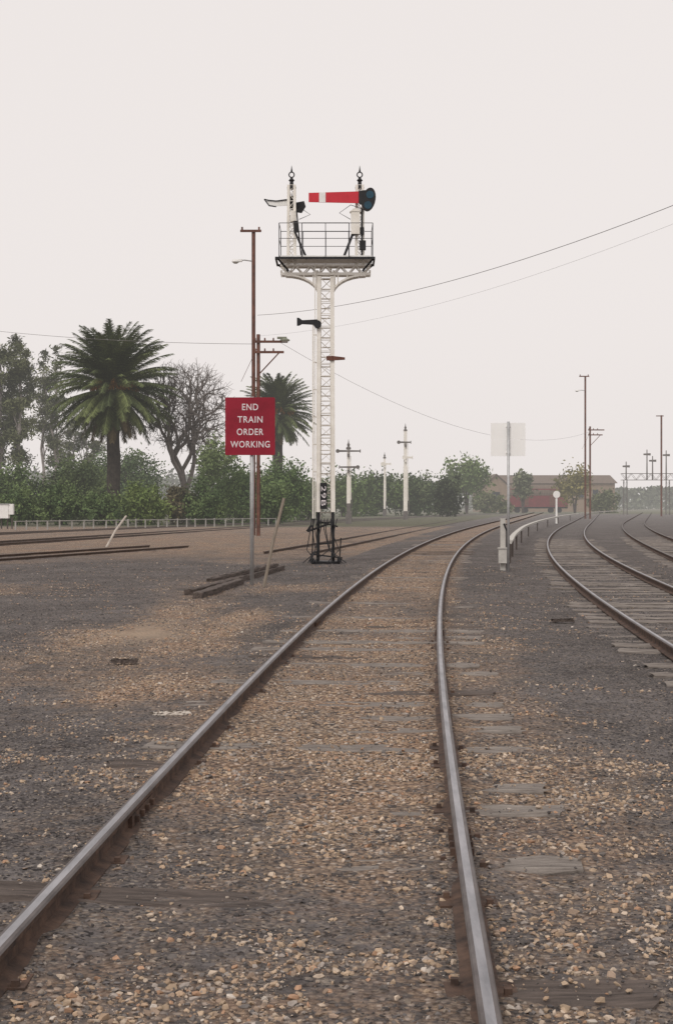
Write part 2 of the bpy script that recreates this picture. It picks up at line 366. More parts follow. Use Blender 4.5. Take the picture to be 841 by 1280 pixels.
mt = track('curving main track with polished rails and brown ballast, running past the camera', main, 1.5, 260, (2.2, 62, .74), railtop, railedge, (-.06, .012), True)
track('dark track with polished rails curving off the right edge, nearest right of the main', rt1, 9, 260, (9, 70, .72), railtop, railedge, (-.064, -.010), zo=-.03)
track('far right yard track beyond the nearest right hand one', rt2, 30, 260, (30, 90, .72), oldtop, railedge, (-.064, -.014), zo=-.03)
track('short disused stub of rusty rails at the left edge nearest the camera', lt1, 36, 55, (37, 55, .72), oldtop, oldside, (-.12, -.03), meshes=SLD, zo=-.09, side=oldside)
track('left hand track running diagonally behind the red sign', lt2, 50, 240, (50, 110, .75), oldtop, oldside, (-.10, -.03), meshes=SLD, zo=-.065, side=oldside)
track('left hand track farthest back, beside the low pale fence', lt3, 66, 230, (66, 125, .75), oldtop, oldside, (-.10, -.03), meshes=SLD, zo=-.065, side=oldside)
track('side track behind the bracket signal joining the main track', lt4, 48, 150, (48, 95, .75), oldtop, oldside, (-.10, -.03), meshes=SLD, zo=-.08, side=oldside)

# ------------------------------------------------------------ ballast stones
t_ = (1+5**.5)/2
ICO = np.array([(-1, t_, 0), (1, t_, 0), (-1, -t_, 0), (1, -t_, 0), (0, -1, t_), (0, 1, t_), (0, -1, -t_), (0, 1, -t_), (t_, 0, -1), (t_, 0, 1), (-t_, 0, -1), (-t_, 0, 1)])/math.hypot(1, t_)
ICF = np.array([(0, 11, 5), (0, 5, 1), (0, 1, 7), (0, 7, 10), (0, 10, 11), (1, 5, 9), (5, 11, 4), (11, 10, 2), (10, 7, 6), (7, 1, 8), (3, 9, 4), (3, 4, 2), (3, 2, 6), (3, 6, 8), (3, 8, 9), (4, 9, 5), (2, 4, 11), (6, 2, 10), (8, 6, 7), (9, 8, 1)])
PT = np.array([(.41, .31, .222), (.36, .26, .182), (.48, .39, .308), (.30, .225, .172), (.33, .287, .255), (.13, .116, .108), (.53, .47, .41), (.37, .23, .152)])
PTp = np.array([.2, .19, .10, .18, .12, .13, .02, .06])
PA = np.array([(.082, .075, .074), (.122, .111, .108), (.178, .16, .153), (.25, .21, .175), (.33, .275, .228)]); PAp = np.array([.36, .32, .20, .09, .03])
exy = np.array([e[0] for e in EXPO]); exz = np.array([(e[2], e[3]) for e in EXPO])
VV = []; CC = []
for (ya, yb, dens, r0, r1) in ((2.6, 5.5, 3600, .003, .022), (5.5, 10, 2000, .004, .022), (10, 20, 560, .007, .022), (20, 30, 170, .011, .024), (30, 46, 60, .014, .027)):
    n = int(dens*(.2365*(yb*yb-ya*ya)+1.6*(yb-ya)))
    y = np.sqrt(rng.uniform(ya*ya, yb*yb, n)); x = rng.uniform(-1, 1, n)*(.2365*y+.8)
    tanm, grm, sd, d = masks(x, y)
    tt = np.clip(tanm+1.2*(vn(x*4, y*4, 6)-.5)+.8*(vn(x*1.2, y*1.2, 11)-.5)-.04, 0, 1)
    keep = rng.random(n) < np.where(tt > .3, .85, .40)
    keep &= (np.abs(np.abs(d)-HG) > .075) & (sd < .4)
    keep &= rng.random(n) < 1-ss(y, 36, 46)
    j = np.argmin(np.abs(y[:, None]+(d*main.s_(y))[:, None]-exy[None, :]), 1)
    on = (np.abs(y+d*main.s_(y)-exy[j]) < .15) & (np.abs(d) < 1.4)
    zs = exz[j, 0]+(exz[j, 1]-exz[j, 0])*(d+1.3)/2.6
    g = gz(x, y)
    keep &= ~(on & (zs > g-.008) & (rng.random(n) < .86))
    x = x[keep]; y = y[keep]; tt = tt[keep]; n = len(x); zs = np.where(on & (zs > g), zs, -1)[keep]
    ist = rng.random(n) < tt*1.15
    col = np.where(ist[:, None], PT[rng.choice(len(PT), n, p=PTp)], PA[rng.choice(len(PA), n, p=PAp)])*rng.uniform(.78, 1.18, (n, 1))
    r = r0+(r1-r0)*rng.random(n)**2.8*np.where(ist, 1, .60)
    sc = r[:, None]*rng.uniform(.6, 1.35, (n, 3))
    q = rng.normal(size=(n, 4)); q /= np.linalg.norm(q, axis=1, keepdims=True); w, a, b, c = q.T
    R = np.stack([1-2*(b*b+c*c), 2*(a*b-c*w), 2*(a*c+b*w), 2*(a*b+c*w), 1-2*(a*a+c*c), 2*(b*c-a*w), 2*(a*c-b*w), 2*(b*c+a*w), 1-2*(a*a+b*b)], -1).reshape(n, 3, 3)
    base = ICO[None]*rng.uniform(.75, 1.2, (n, 12, 1))
    for _ in range(4):
        pn = rng.normal(size=(n, 1, 3)); pn /= np.linalg.norm(pn, axis=2, keepdims=True)
        ov = np.maximum((base*pn).sum(2, keepdims=True)-rng.uniform(.2, .65, (n, 1, 1)), 0); base = base-ov*pn
    base = base*sc[:, None, :]
    v = np.einsum('nij,nkj->nki', R, base); v[:, :, 2] *= .72
    v += np.stack([x, y, np.maximum(gz(x, y), zs)+r*.12], -1)[:, None, :]
    VV.append(v.reshape(-1, 3)); CC.append(np.repeat(col, 12, 0))
VV = np.concatenate(VV); CC = np.concatenate(CC); ns = len(VV)//12
FF = (ICF[None]+(np.arange(ns)*12)[:, None, None]).reshape(-1, 3)
so = np_mesh('ballast_stones', VV, FF, stonem, CC)
tag(so, 'loose brown and grey ballast stones spread between and beside the rails', 'ballast', kind='stuff')
print('stones', ns)

# ------------------------------------------------------------ bracket signal
B = G(407, 702); sY = F/B.y
lx = lambda px: (px-407)/sY
lz = lambda py: (702-py)/sY
sig = thing('bracket_signal', 'tall cream lattice bracket signal with platform, two posts and a red arm', 'railway signal', B)
def lattice(mb, z0, z1, h0, h1, leg, lace, pitch, cx=0, cy=0):
    c = [(-1, -1), (1, -1), (1, 1), (-1, 1)]
    H = lambda z: h0+(h1-h0)*(z-z0)/(z1-z0)
    P = lambda k, z: Vector((cx+c[k][0]*H(z), cy+c[k][1]*H(z), z))
    for k in range(4): mb.bar(P(k, z0), P(k, z1), leg)
    n = max(1, int((z1-z0)/pitch))
    for i in range(n):
        za = z0+(z1-z0)*i/n; zb = z0+(z1-z0)*(i+1)/n
        for k in range(4):
            k2 = (k+1) % 4
            if i % 2: mb.bar(P(k, za), P(k2, zb), lace, .012)
            else: mb.bar(P(k2, za), P(k, zb), lace, .012)
            mb.bar(P(k, zb), P(k2, zb), lace*.8, .012)
mb = MB(); lattice(mb, lz(640), lz(347), .215, .185, .115, .075, .34); mb.build('mast', cream, sig)
mb = MB()
for i, j in ((-1, -1), (1, -1), (1, 1), (-1, 1)): mb.bar((i*.22, j*.22, -.15), (i*.205, j*.205, lz(640)), .085)
for z in (.5, 1.1): mb.bar((-.22, -.22, z), (.22, -.22, z+.04), .04)
for px, pt in ((390, 648), (424, 672)):
    mb.bar((lx(px), -.3, -.05), (lx(px+2), -.3, lz(pt)), .035); mb.box((lx(px), -.3, .05), (.12, .2, .12))
mb.bar((lx(385), -.3, lz(664)), (lx(410), -.3, lz(655)), .055); mb.bar((lx(384), -.3, lz(664)), (lx(390), -.3, lz(656)), .07); mb.bar((lx(400), -.3, lz(652)), (lx(422), -.3, lz(658)), .045)
mb.bar((lx(388), -.32, lz(692)), (lx(428), -.32, lz(697)), .04); mb.box((0, 0, -.03), (.75, .75, .1))
for k in range(9):
    x0 = lx(390+k*3.9); mb.tube([(x0, -.36, lz(648)), (x0+random.uniform(-.1, .1), -.42, .95), (x0+random.uniform(-.2, .2), -.5, .35), (x0+random.uniform(-.45, .45), -.75, 0)], .014, 5)
mb.build('mast_base', black, sig)
mb = MB().box((lx(404.5), -.31, lz(620)), (.20, .03, .74)); pl = mb.build('number_plate', black, sig)
text_part('plate_lettering', '29B', .19, signwhite, pl, (lx(404.5), -.329, lz(620)), .56, math.pi/2, .0)
mb = MB()
for yy in (-.18, .18):
    for sg in (-1, 1):
        pts = []
        for k in range(9):
            t = k/8; a = t*math.pi/2
            pts.append(Vector((sg*(.19+.95*(1-math.cos(a))), yy, lz(370)+(lz(345)-lz(370))*math.sin(a))))
        for a, b in zip(pts[:-1], pts[1:]): mb.bar(a, b, .05, .05)
        for k in (2, 3, 5): mb.bar(pts[k], (pts[k].x, yy, lz(341)), .035, .03)
    mb.bar((lx(351), yy, lz(343.5)), (lx(463), yy, lz(343.5)), .06, .07)
    mb.bar((lx(351), yy, lz(333)), (lx(463), yy, lz(333)), .06, .06)
    n = 12
    for i in range(n):
        xa = lx(351)+(lx(463)-lx(351))*i/n; xb = lx(351)+(lx(463)-lx(351))*(i+1)/n
        mb.bar((xa, yy, lz(343) if i % 2 else lz(333)), (xb, yy, lz(333) if i % 2 else lz(343)), .035, .03)
for px in (352, 364, 397, 417, 449, 462): mb.bar((lx(px), -.18, lz(340)), (lx(px), .18, lz(340)), .05)
mb.build('bracket_girder', cream, sig)
zd = lz(327)
mb = MB()
for yy in (-.62, .62): mb.bar((lx(345), yy, zd), (lx(468), yy, zd), .05, .06)
for px in (346, 467): mb.bar((lx(px), -.6, zd-.01), (lx(px), .6, zd-.01), .05, .05)
for sg in (-1, 1):
    for yy in (-.62, .62): mb.bar((sg*1.36, yy, zd), (sg*1.05, yy*.35, lz(340)), .04)
mb.build('platform_frame', black, sig)
mb = MB()
for i in range(7): mb.box((0, -.51+i*.17, zd+.055), (2.6, .155, .04))
mb.build('platform_deck', white, sig)
mb = MB(); zt = lz(284); zm = lz(303)
for yy in (-.62, .62):
    for px in (350, 378, 436, 465): mb.tube([(lx(px), yy, zd), (lx(px), yy, zt)], .012, 6)
    mb.tube([(lx(378), yy, zt), (lx(436), yy, zt)], .014, 6)
    mb.tube([(lx(350), yy, zt), (lx(378), yy, zt)], .010, 6); mb.tube([(lx(436), yy, zt), (lx(465), yy, zt)], .010, 6)
    mb.tube([(lx(350), yy, zm), (lx(465), yy, zm)], .009, 6)
    mb.tube([(lx(407), yy, zd), (lx(407), yy, zt)], .010, 6)
for px in (350, 465):
    for z in (zt, zm): mb.tube([(lx(px), -.62, z), (lx(px), .62, z)], .010, 6)
mb.build('handrail', railgrey, sig)
for px in (364.5, 449.5):
    mb = MB(); lattice(mb, zd-.1, lz(232), .10, .085, .075, .05, .22, lx(px)); p = mb.build('doll_post', cream, sig)
    mb = MB(); z0 = lz(236)
    mb.lathe([(.13, 0), (.13, .06), (.06, .1), (.05, .2), (.09, .24), (.05, .28), (.03, .32)], (lx(px), 0, z0), 10)
    n = 14; rr = .075; zc = z0+.40
    mb.tube([(lx(px)+rr*math.cos(2*math.pi*k/n), 0, zc+rr*math.sin(2*math.pi*k/n)) for k in range(n+1)], .018, 6)
    mb.lathe([(.035, .47), (.02, .55), (.004, .66)], (lx(px), 0, z0), 8)
    mb.build('finial', black, p)
ya = -.24
mb = MB().prism([(lx(386), lz(243.5)), (lx(386), lz(255)), (lx(454), lz(256.5)), (lx(454), lz(241.5))], ya, ya-.02); arm = mb.build('semaphore_arm', redarm, sig)
mb = MB().prism([(lx(399), lz(243.2)), (lx(399), lz(255.1)), (lx(407), lz(255.3)), (lx(407), lz(242.9))], ya-.02, ya-.024); mb.build('stripe', white, arm)
mb = MB()
pts = []
for k in range(24):
    a = 2*math.pi*k/24; pts.append((lx(460.5)+.20*math.cos(a), lz(252)+.33*math.sin(a)+.08*math.cos(a)))
mb.prism(pts, ya-.0205, ya-.05); mb.tube([(lx(450), ya-.03, lz(249)), (lx(450), 0, lz(249))], .05, 8)
mb.prism([(lx(448), lz(241)), (lx(448), lz(257)), (lx(458), lz(262)), (lx(460), lz(240))], ya-.0205, ya-.04)
spc = mb.build('spectacle', black, arm)
for a, b in ((462, 246), (459.5, 259)): MB().disc((lx(a), lz(b)), .11, ya-.05, ya-.058).build('lens', lensblue, arm)
mb = MB().box((lx(444), -.16, lz(281)), (.25, .26, .62)); mb.prism([(lx(444)-.16, lz(267)), (lx(444)+.16, lz(267)), (lx(444)+.05, lz(263)), (lx(444)-.05, lz(263))], -.3, -.02); mb.build('lamp_box', cream, sig)
mb = MB().bar((lx(452), -.16, lz(262)), (lx(452), -.16, lz(325)), .05); mb.box((lx(452), -.16, lz(290)), (.12, .1, .2)); mb.box((lx(453), -.16, lz(308)), (.18, .16, .26))
mb.bar((lx(440), -.2, lz(296)), (lx(429), -.3, lz(325)), .07); mb.bar((lx(440), -.2, lz(296)), (lx(452), -.16, lz(292)), .05)
mb.tube([(lx(452), -.16, lz(262)), (lx(438), -.2, lz(258)), (lx(424), -.2, lz(268)), (lx(438), -.2, lz(276))], .010, 5)
mb.build('working_gear', black, sig)
mb = MB().bar((lx(371), -.3, lz(266)), (lx(377), -.3, lz(325)), .04); mb.bar((lx(369), -.28, lz(292)), (lx(384), -.28, lz(326)), .06); mb.bar((lx(369), -.28, lz(292)), (lx(373), -.3, lz(292)), .05)
mb.tube([(lx(371), -.3, lz(266)), (lx(376), -.2, lz(262)), (lx(388), -.2, lz(270)), (lx(374), -.2, lz(276))], .010, 5); mb.box((lx(370), -.2, lz(285)), (.12, .2, .3))
mb.build('working_gear', black, sig)
mb = MB().prism([(lx(363), lz(248)), (lx(363), lz(255)), (lx(345), lz(256)), (lx(336), lz(255)), (lx(331), lz(249)), (lx(335), lz(249.5)), (lx(345), lz(250.5))], .2, .18); la = mb.build('semaphore_arm', white, sig)
la['label'] = 'small white arm on the left hand post'
mb = MB(); cp = [(330, 247.5), (335, 248.7), (345, 249.7), (363, 247.3)]
for (a, b), (c, e) in zip(cp[:-1], cp[1:]): mb.bar((lx(a), .17, lz(b)), (lx(c), .17, lz(e)), .035, .03)
cp = [(330, 247.5), (336, 255.5), (345, 256.8)]
for (a, b), (c, e) in zip(cp[:-1], cp[1:]): mb.bar((lx(a), .17, lz(b)), (lx(c), .17, lz(e)), .035, .03)
mb.build('edge_strip', black, la)
mb = MB().prism([(lx(361), lz(243)), (lx(368), lz(243)), (lx(369), lz(252)), (lx(380), lz(250)), (lx(382), lz(257)), (lx(377), lz(265)), (lx(370), lz(264)), (lx(361), lz(259))], .17, .13)
mb.tube([(lx(364.5), 0, lz(251)), (lx(364.5), .2, lz(251))], .05, 8); mb.build('spectacle', black, la)
mb = MB().box((lx(367), -.15, lz(272)), (.16, .16, .3)); mb.build('lamp_box', cream, sig)
mb = MB().prism([(lx(397), lz(401)), (lx(397), lz(408)), (lx(378), lz(407)), (lx(374), lz(409)), (lx(371.5), lz(409)), (lx(371.5), lz(399)), (lx(374), lz(399)), (lx(378), lz(402))], -.3, -.33)
mb.disc((lx(397), lz(407)), .11, -.3, -.34); mb.bar((lx(397), -.3, lz(412)), (lx(397), -.3, lz(404)), .1); mb.build('shunting_arm', black, sig)
mb = MB().prism([(lx(414), lz(446)), (lx(414), lz(452)), (lx(431), lz(451)), (lx(431), lz(448))], -.27, -.3); mb.box((lx(412), -.27, lz(449)), (.18, .1, .12)); mb.build('shunting_arm', rust, sig)
mb = MB().tube([(lx(391.5), -.3, lz(405)), (lx(391.5), -.3, lz(648))], .022, 6); mb.tube([(lx(394), -.3, lz(330)), (lx(394), -.3, lz(648))], .012, 6)
for py in range(420, 640, 34): mb.bar((lx(391), -.3, lz(py)), (lx(398), -.2, lz(py)), .03)
mb.build('operating_rod', cream, sig)
mb = MB()
for sx in (-.15, .15): mb.bar((sx, .42, lz(650)), (sx, .42, lz(330)), .045)
for i in range(25): mb.bar((-.15, .42, 1.4+i*.28), (.15, .42, 1.4+i*.28), .03)
for z in (2.0, 5.0): mb.bar((-.15, .2, z), (-.15, .42, z), .03); mb.bar((.15, .2, z), (.15, .42, z), .03)
mb.build('ladder', cream, sig)

# ------------------------------------------------------------ red sign
B = G(315, 728); s = F/B.y
q = thing('notice_sign', 'red square sign reading END TRAIN ORDER WORKING on a grey pole', 'sign', B)
MB().tube([(0, 0, -.3), (0, 0, (728-496)/s)], .042, 14).build('pole', galv, q, smooth=True)
zc = (728-533)/s; xo = (313-315)/s; w, h = 62/s, 72/s
mb = MB(); r_ = .03; poly = []
for cx_, cz_, a0 in ((w/2-r_, h/2-r_, 0), (-w/2+r_, h/2-r_, 90), (-w/2+r_, -h/2+r_, 180), (w/2-r_, -h/2+r_, 270)):
    for k in range(4): a = math.radians(a0+30*k); poly.append((xo+cx_+r_*math.cos(a), zc+cz_+r_*math.sin(a)))
bd = mb.prism(poly, -.06, -.075).build('board', signred, q)
for body, py, wd in (('END', 509, 20), ('TRAIN', 524.5, 31), ('ORDER', 540, 33), ('WORKING', 555.5, 49)):
    text_part('lettering', body, .19, signwhite, bd, (xo, -.078, (728-py)/s), wd/s, 0, .002)
mb = MB()
for dz in (.35, -.35): mb.box((xo, -.052, zc+dz), (w*.92, .016, .05)); mb.tube([(0, 0, zc+dz-.03), (0, 0, zc+dz+.03)], .055, 12)
mb.build('clamp', galv, q)

B = G(635, 713); s = F/B.y
q = thing('notice_sign', 'pale two panel sign seen from behind on a thin grey post', 'sign', B)
MB().tube([(0, 0, -.3), (0, 0, (713-527)/s)], .032, 12).build('pole', galv, q, smooth=True)
for z0, z1 in ((528.5, 549.2), (549.4, 570)):
    MB().box((0, .055, (713-(z0+z1)/2)/s), (43/s, .012, (z1-z0)/s)).build('panel', alu, q)
mb = MB()
for py in (533, 566): mb.box((0, .04, (713-py)/s), (.12, .018, .03))
mb.build('clamp', alu, q)
B = G(628, 711); s = F/B.y
q = thing('cable_post', 'short pale concrete post with a junction box beside the sign seen from behind', 'post', B)
MB().box((0, 0, (711-648)/s/2-.1), (.12, .12, (711-648)/s+.2)).build('post', concrete, q)
mb = MB().box((-.02, -.13, .33), (.2, .13, .36)); mb.box((-.02, -.13, .53), (.24, .17, .03)); mb.build('junction_box', concrete, q)
MB().tube([(.1, -.08, 0), (.1, -.08, .95), (.02, -.08, 1.15)], .022, 8).build('conduit', black, q)

pts = [G(637, 702, 0.0), G(645, 685), G(660, 670), G(684, 658.5), G(712, 650.5), G(748, 645), (G(790, 641.5)), G(828, 639.5)]
B = pts[0].copy(); q = thing('cable_trough', 'long thin pale cable trough on short posts curving beside the main track', 'cable trough', B)
mb = MB(); vs = []; fs = []
def cr(p0, p1, p2, p3, t): return 0.5*((2*p1)+(p2-p0)*t+(2*p0-5*p1+4*p2-p3)*t*t+(3*p1-p0-3*p2+p3)*t**3)
sp_ = []
for i in range(len(pts)-1):
    a = pts[max(i-1, 0)]; d = pts[min(i+2, len(pts)-1)]
    for k in range(6): sp_.append(cr(a, pts[i], pts[i+1], d, k/6))
sp_.append(pts[-1])
prf = [(-.05, .51), (.05, .51), (.05, .58), (.08, .58), (.08, .615), (-.08, .615), (-.08, .58), (-.05, .58)]
for i, p in enumerate(sp_):
    d = (sp_[min(i+1, len(sp_)-1)]-sp_[max(i-1, 0)]); d.z = 0; d.normalize(); sd = Vector((d.y, -d.x, 0))
    for a, z in prf: vs.append(p-B+sd*a+Vector((0, 0, z)))
for i in range(len(sp_)-1):
    for k in range(8): fs.append((i*8+k, i*8+(k+1) % 8, (i+1)*8+(k+1) % 8, (i+1)*8+k))
fs += [tuple(range(8)), tuple((len(sp_)-1)*8+k for k in range(8))]
mb.add(vs, fs); mb.build('duct', concrete, q)
for i in range(0, 26, 3):
    p = sp_[i]-B; MB().box((p.x, p.y, .2), (.06, .06, .62)).build('support', bark, q)

# ------------------------------------------------------------ rusty yard poles
def tall_pole(px, top, Y, label):
    B = at(px, 630, Y); B.z = 0; s = F/Y; H = CZ+(630-top)/s
    q = thing('light_mast', label, 'pole', B, 'rusty lighting masts')
    mb = MB(); mb.bar((0, 0, -.3), (0, 0, H), .2, .07); mb.bar((0, .08, -.3), (0, .08, H), .05, .12); mb.bar((0, -.07, -.3), (0, -.07, H), .13, .05)
    mb.build('mast', rust, q)
    mb = MB().bar((-.7, -.12, H-.05), (.42, -.12, H-.05), .1, .12)
    for x in (-.6, .3): mb.tube([(x, -.12, H), (x, -.12, H+.16)], .05, 8)
    mb.build('crossarm', rust, q)
    zl = H-1.65
    MB().tube([(0, 0, zl), (-.5, -.1, zl+.05), (-.75, -.1, zl+.02)], .035, 8).build('lamp_arm', galv, q)
    lm = MB().lathe([(.05, .12), (.2, .06), (.2, 0)], (-.95, -.1, zl-.06), 12); lm.box((-.85, -.1, zl+.02), (.5, .2, .12)); lo = lm.build('lamp_head', white, q)
    MB().lathe([(.17, 0), (.1, -.07)], (-.95, -.1, zl-.065), 12).build('lens', lampglass, lo)
def short_pole(px, top, Y, label, lamp=True):
    B = at(px, 630, Y); B.z = 0; s = F/Y; H = CZ+(630-top)/s
    q = thing('utility_pole', label, 'pole', B, 'rusty poles with crossarms')
    mb = MB(); mb.bar((0, 0, -.3), (0, 0, H), .19, .08); mb.bar((0, .09, -.3), (0, .09, H), .06, .14); mb.bar((0, -.08, -.3), (0, -.08, H), .14, .06); mb.build('mast', rust, q)
    for dz, L in ((.4, 1.55), (.95, 1.35)):
        mb = MB().bar((-.25, -.15, H-dz), (L, -.15, H-dz), .1, .12)
        for x in (-.15, .35, .8): mb.tube([(x, -.15, H-dz), (x, -.15, H-dz+.2)], [.05, .035], 8)
        mb.build('crossarm', rust, q)
    mb = MB().bar((.05, -.12, H-2.1), (1.1, -.15, H-.98), .06); mb.tube([(0, -.1, H-.6), (-.9, -.1, H-2.5)], .012, 5); mb.build('brace', rust, q)
    if lamp:
        lo = MB().lathe([(.08, .16), (.26, .06), (.26, 0)], (1.4, -.15, H-.36), 12).box((1.25, -.15, H-.2), (.5, .22, .1)).build('lamp_head', greenlamp, q)
        MB().lathe([(.2, 0), (.12, -.08)], (1.4, -.15, H-.365), 12).build('lens', lampglass, lo)
tall_pole(317, 288, 76, 'tall thin rusty mast with a white lamp, standing behind the red sign')
short_pole(323, 418, 75, 'shorter rusty pole with two crossarms and a lamp, behind the red sign')
tall_pole(731, 470, 160, 'tall thin rusty mast with a lamp, right of the sign seen from behind')
short_pole(737, 533, 158, 'shorter rusty pole with crossarms beside the right hand mast', False)
B = at(826, 630, 190); B.z = 0
q = thing('light_mast', 'plain slender grey brown mast nearest the right edge', 'pole', B)
H = CZ+(630-519)/(F/190); MB().bar((0, 0, -.3), (0, 0, H), .2, .2).build('mast', rust, q); MB().bar((-.7, 0, H-.1), (.3, 0, H-.1), .12).build('crossarm', rust, q)

# ------------------------------------------------------------ distant signals
def far_signal(px, top, Y, label, arms, w=.22, blackto=1.6):
    B = at(px, 630, Y); B.z = 0; s = F/Y; H = CZ+(630-top)/s
    q = thing('semaphore_signal', label, 'railway signal', B, 'distant semaphore signals')
    mb = MB().bar((0, 0, blackto), (0, 0, H*.55), w*1.7, w*1.7); mb.bar((0, 0, H*.55), (0, 0, H-.8), w*1.35, w*1.35); p = mb.build('post', cream, q)
    mb = MB().bar((0, 0, -.2), (0, 0, blackto), w*1.75, w*1.75).box((0, -.2, .4), (.5, .3, .8)); mb.bar((w*1.4, -.1, .2), (w*1.4, -.1, 2.6), .07); mb.bar((0, -.1, .9), (w*1.5, -.1, .9), .07); mb.build('post_base', fargrey, q)
    MB().lathe([(.2, -.85), (.2, -.7), (.08, -.6), (.13, -.45), (.05, -.3), (.01, .0)], (0, 0, H), 8).build('finial', fargrey, q)
    for (x0, x1, py, h, m) in arms:
        z = CZ+(630-py)/s
        a = MB().prism([((x0-px)/s, z-h), ((x1-px)/s, z-h*.7), ((x1-px)/s, z+h*.7), ((x0-px)/s, z+h)], -.36, -.40)
        a.disc(((x0-px)/s, z), h*1.9, -.36, -.41); a.bar((0, 0, z), (0, -.38, z), .1); a.box(((x1-px)/s, -.38, z), (.08, .06, h*3.2))
        a.box((0, -.3, z-.35), (.18, .2, .25))
        a.build('semaphore_arm', m, q)
    MB().bar((w*1.1, -.12, 2.0), (w*1.0, -.12, H*.8), .05).build('operating_rod', cream, q)
    return q
far_signal(435.5, 549, 118, 'cream signal post with two dark crossed arms, just right of the bracket signal', [(422, 450, 564, .085, fargrey), (447, 424, 584, .085, fargrey)], .18, 1.7)
far_signal(480.5, 565, 190, 'smallest distant cream signal post, left of the tallest one', [(478, 488, 580, .14, cream)], .16, 1.0)
far_signal(506.5, 529, 150, 'taller distant cream signal post near the dark hedge', [(498, 513, 553, .10, fargrey), (505, 515, 572, .12, cream)], .24, .9)
B = at(695, 630, 120); B.z = 0
q = thing('marker_post', 'small white round headed marker post beside the cable trough', 'marker post', B)
zc = CZ+(630-618)/(F/120)
MB().box((0, 0, zc/2-.1), (.14, .12, zc+.2)).build('post', white, q); MB().disc((0, zc), .3, -.1, -.07).build('disc', white, q)

Y = 215; s = F/Y; B = at(806, 630, Y); B.z = 0; q = thing('signal_gantry', 'dark signal gantry with several posts at the right edge', 'signal gantry', B)
Z = lambda py: CZ+(630-py)/s
for px in (781, 834):
    mb = MB(); lattice(mb, -.2, Z(600), .28, .24, .06, .04, .8, (px-806)/s); mb.build('leg', fargrey, q)
mb = MB()
for yy in (-.5, .5):
    for py in (592, 600): mb.bar(((776-806)/s, yy, Z(py)), ((850-806)/s, yy, Z(py)), .08)
    for i in range(12):
        xa = (776-806+74*i/12)/s; xb = (776-806+74*(i+1)/12)/s; mb.bar((xa, yy, Z(600 if i % 2 else 592)), (xb, yy, Z(592 if i % 2 else 600)), .045)
mb.build('beam', fargrey, q)
for px, tp in ((782, 577), (808, 562), (815, 570), (832, 563)):
    mb = MB().tube([((px-806)/s, 0, Z(600)), ((px-806)/s, 0, Z(tp))], [.12, .07], 8); p = mb.build('doll_post', fargrey, q)
    MB().prism([((px-806-5)/s, Z(tp+5)), ((px-806-5)/s, Z(tp+7)), ((px-806+4)/s, Z(tp+7.5)), ((px-806+4)/s, Z(tp+4.5))], -.3, -.35).build('semaphore_arm', fargrey, p)

def wire(p0, p1, sag, r, label):
    pts = [p0.lerp(p1, k/24)-Vector((0, 0, sag*4*(k/24)*(1-k/24))) for k in range(25)]
    o = MB().tube([p-p0 for p in pts], r, 5).build('overhead_wire', wirem, loc=p0); tag(o, label, 'wire', 'overhead wires')
wire(at(322, 394, 76), at(1010, 186, 42), 1.0, .0115, 'thicker upper wire sweeping up to the right edge')
wire(at(322, 420, 75), at(1010, 208, 43), 1.0, .004, 'thin lower wire below the thicker one, rising to the right edge')
wire(at(-160, 392, 100), at(318, 430, 76), .5, .012, 'dark wire crossing the sky above the palms at left')
wire(at(350, 428, 75), at(736, 540, 158), 2.6, .009, 'thin wire sagging between the two rusty pole groups')

fa = G(18, 662.5); fb = G(345, 657); q = thing('low_fence', 'low pale rail fence on short posts in front of the bushes at left', 'fence', fa)
n = 26
for i in range(n+1):
    p = fa.lerp(fb, i/n)-fa; MB().box((p.x+random.uniform(-.15, .15), p.y, .2+random.uniform(-.06, .04)), (.09, .09, .8)).build('post', fencegrey, q)
for z in (.55,):
    MB().bar((0, -.08, z), (fb.x-fa.x, fb.y-fa.y-.08, z), .05, .05).build('rail', fencegrey, q)
B = G(8, 661); s = F/B.y
q = thing('relay_cabinet', 'white trackside cabinets on a stand at the left edge', 'cabinet', B)
MB().box((-.1, 0, 1.15), (.6, .5, .9)).box((.35, 0, 1.3), (.3, .4, .7)).build('cabinet', white, q)
MB().box((-.1, 0, 1.64), (.7, .6, .06)).build('roof', galv, q)
for x in (-.3, .1, .4): MB().box((x, 0, .25), (.08, .08, 1.0)).build('leg', bark, q)
def beam(p0, p1, w, h, mat, name, label, cat, group=None):
    p0 = Vector(p0); p1 = Vector(p1); L = (p1-p0).length; me = sleeper_mesh(random.randint(0, 999), mat, L, w, h)
    o = bpy.data.objects.new(name, me); COL.objects.link(o); o.location = (p0+p1)/2+Vector((0, 0, h*.5))
    o.rotation_euler = (p1-p0).to_track_quat('X', 'Z').to_euler(); return tag(o, label, cat, group)
g = lambda px, py, z=0: G(px, py, z)
beam(g(236, 741), g(352, 710), .17, .14, wooddk, 'timber_baulk', 'longest dark timber lying flat by the foot of the red sign', 'timber')
beam(g(247, 745), g(300, 727), .17, .14, wooddk, 'timber_baulk', 'short dark timber at the near left end of the pile by the red sign', 'timber')
beam(g(262, 731)+Vector((0, 0, .10)), g(345, 712)+Vector((0, 0, .12)), .12, .08, wooddk, 'timber_baulk', 'narrow dark length lying on top of the timbers by the red sign', 'timber')
def pole_stick(p0, p1, r, label, m):
    o = MB().tube([(0, 0, -.2), (p1-p0)*.5, p1-p0], [r, r*1.05, r*.9], 7).build('wooden_stake', m, loc=p0); tag(o, label, 'stake')
p0 = g(328, 731); pole_stick(p0, at(355, 623, p0.y+.4), .034, 'tall bleached stake leaning right beside the red sign pole', stake)
p0 = g(131, 682); pole_stick(p0, at(158, 645, p0.y+1), .045, 'short whitish stake leaning right on the open yard at left', chip)
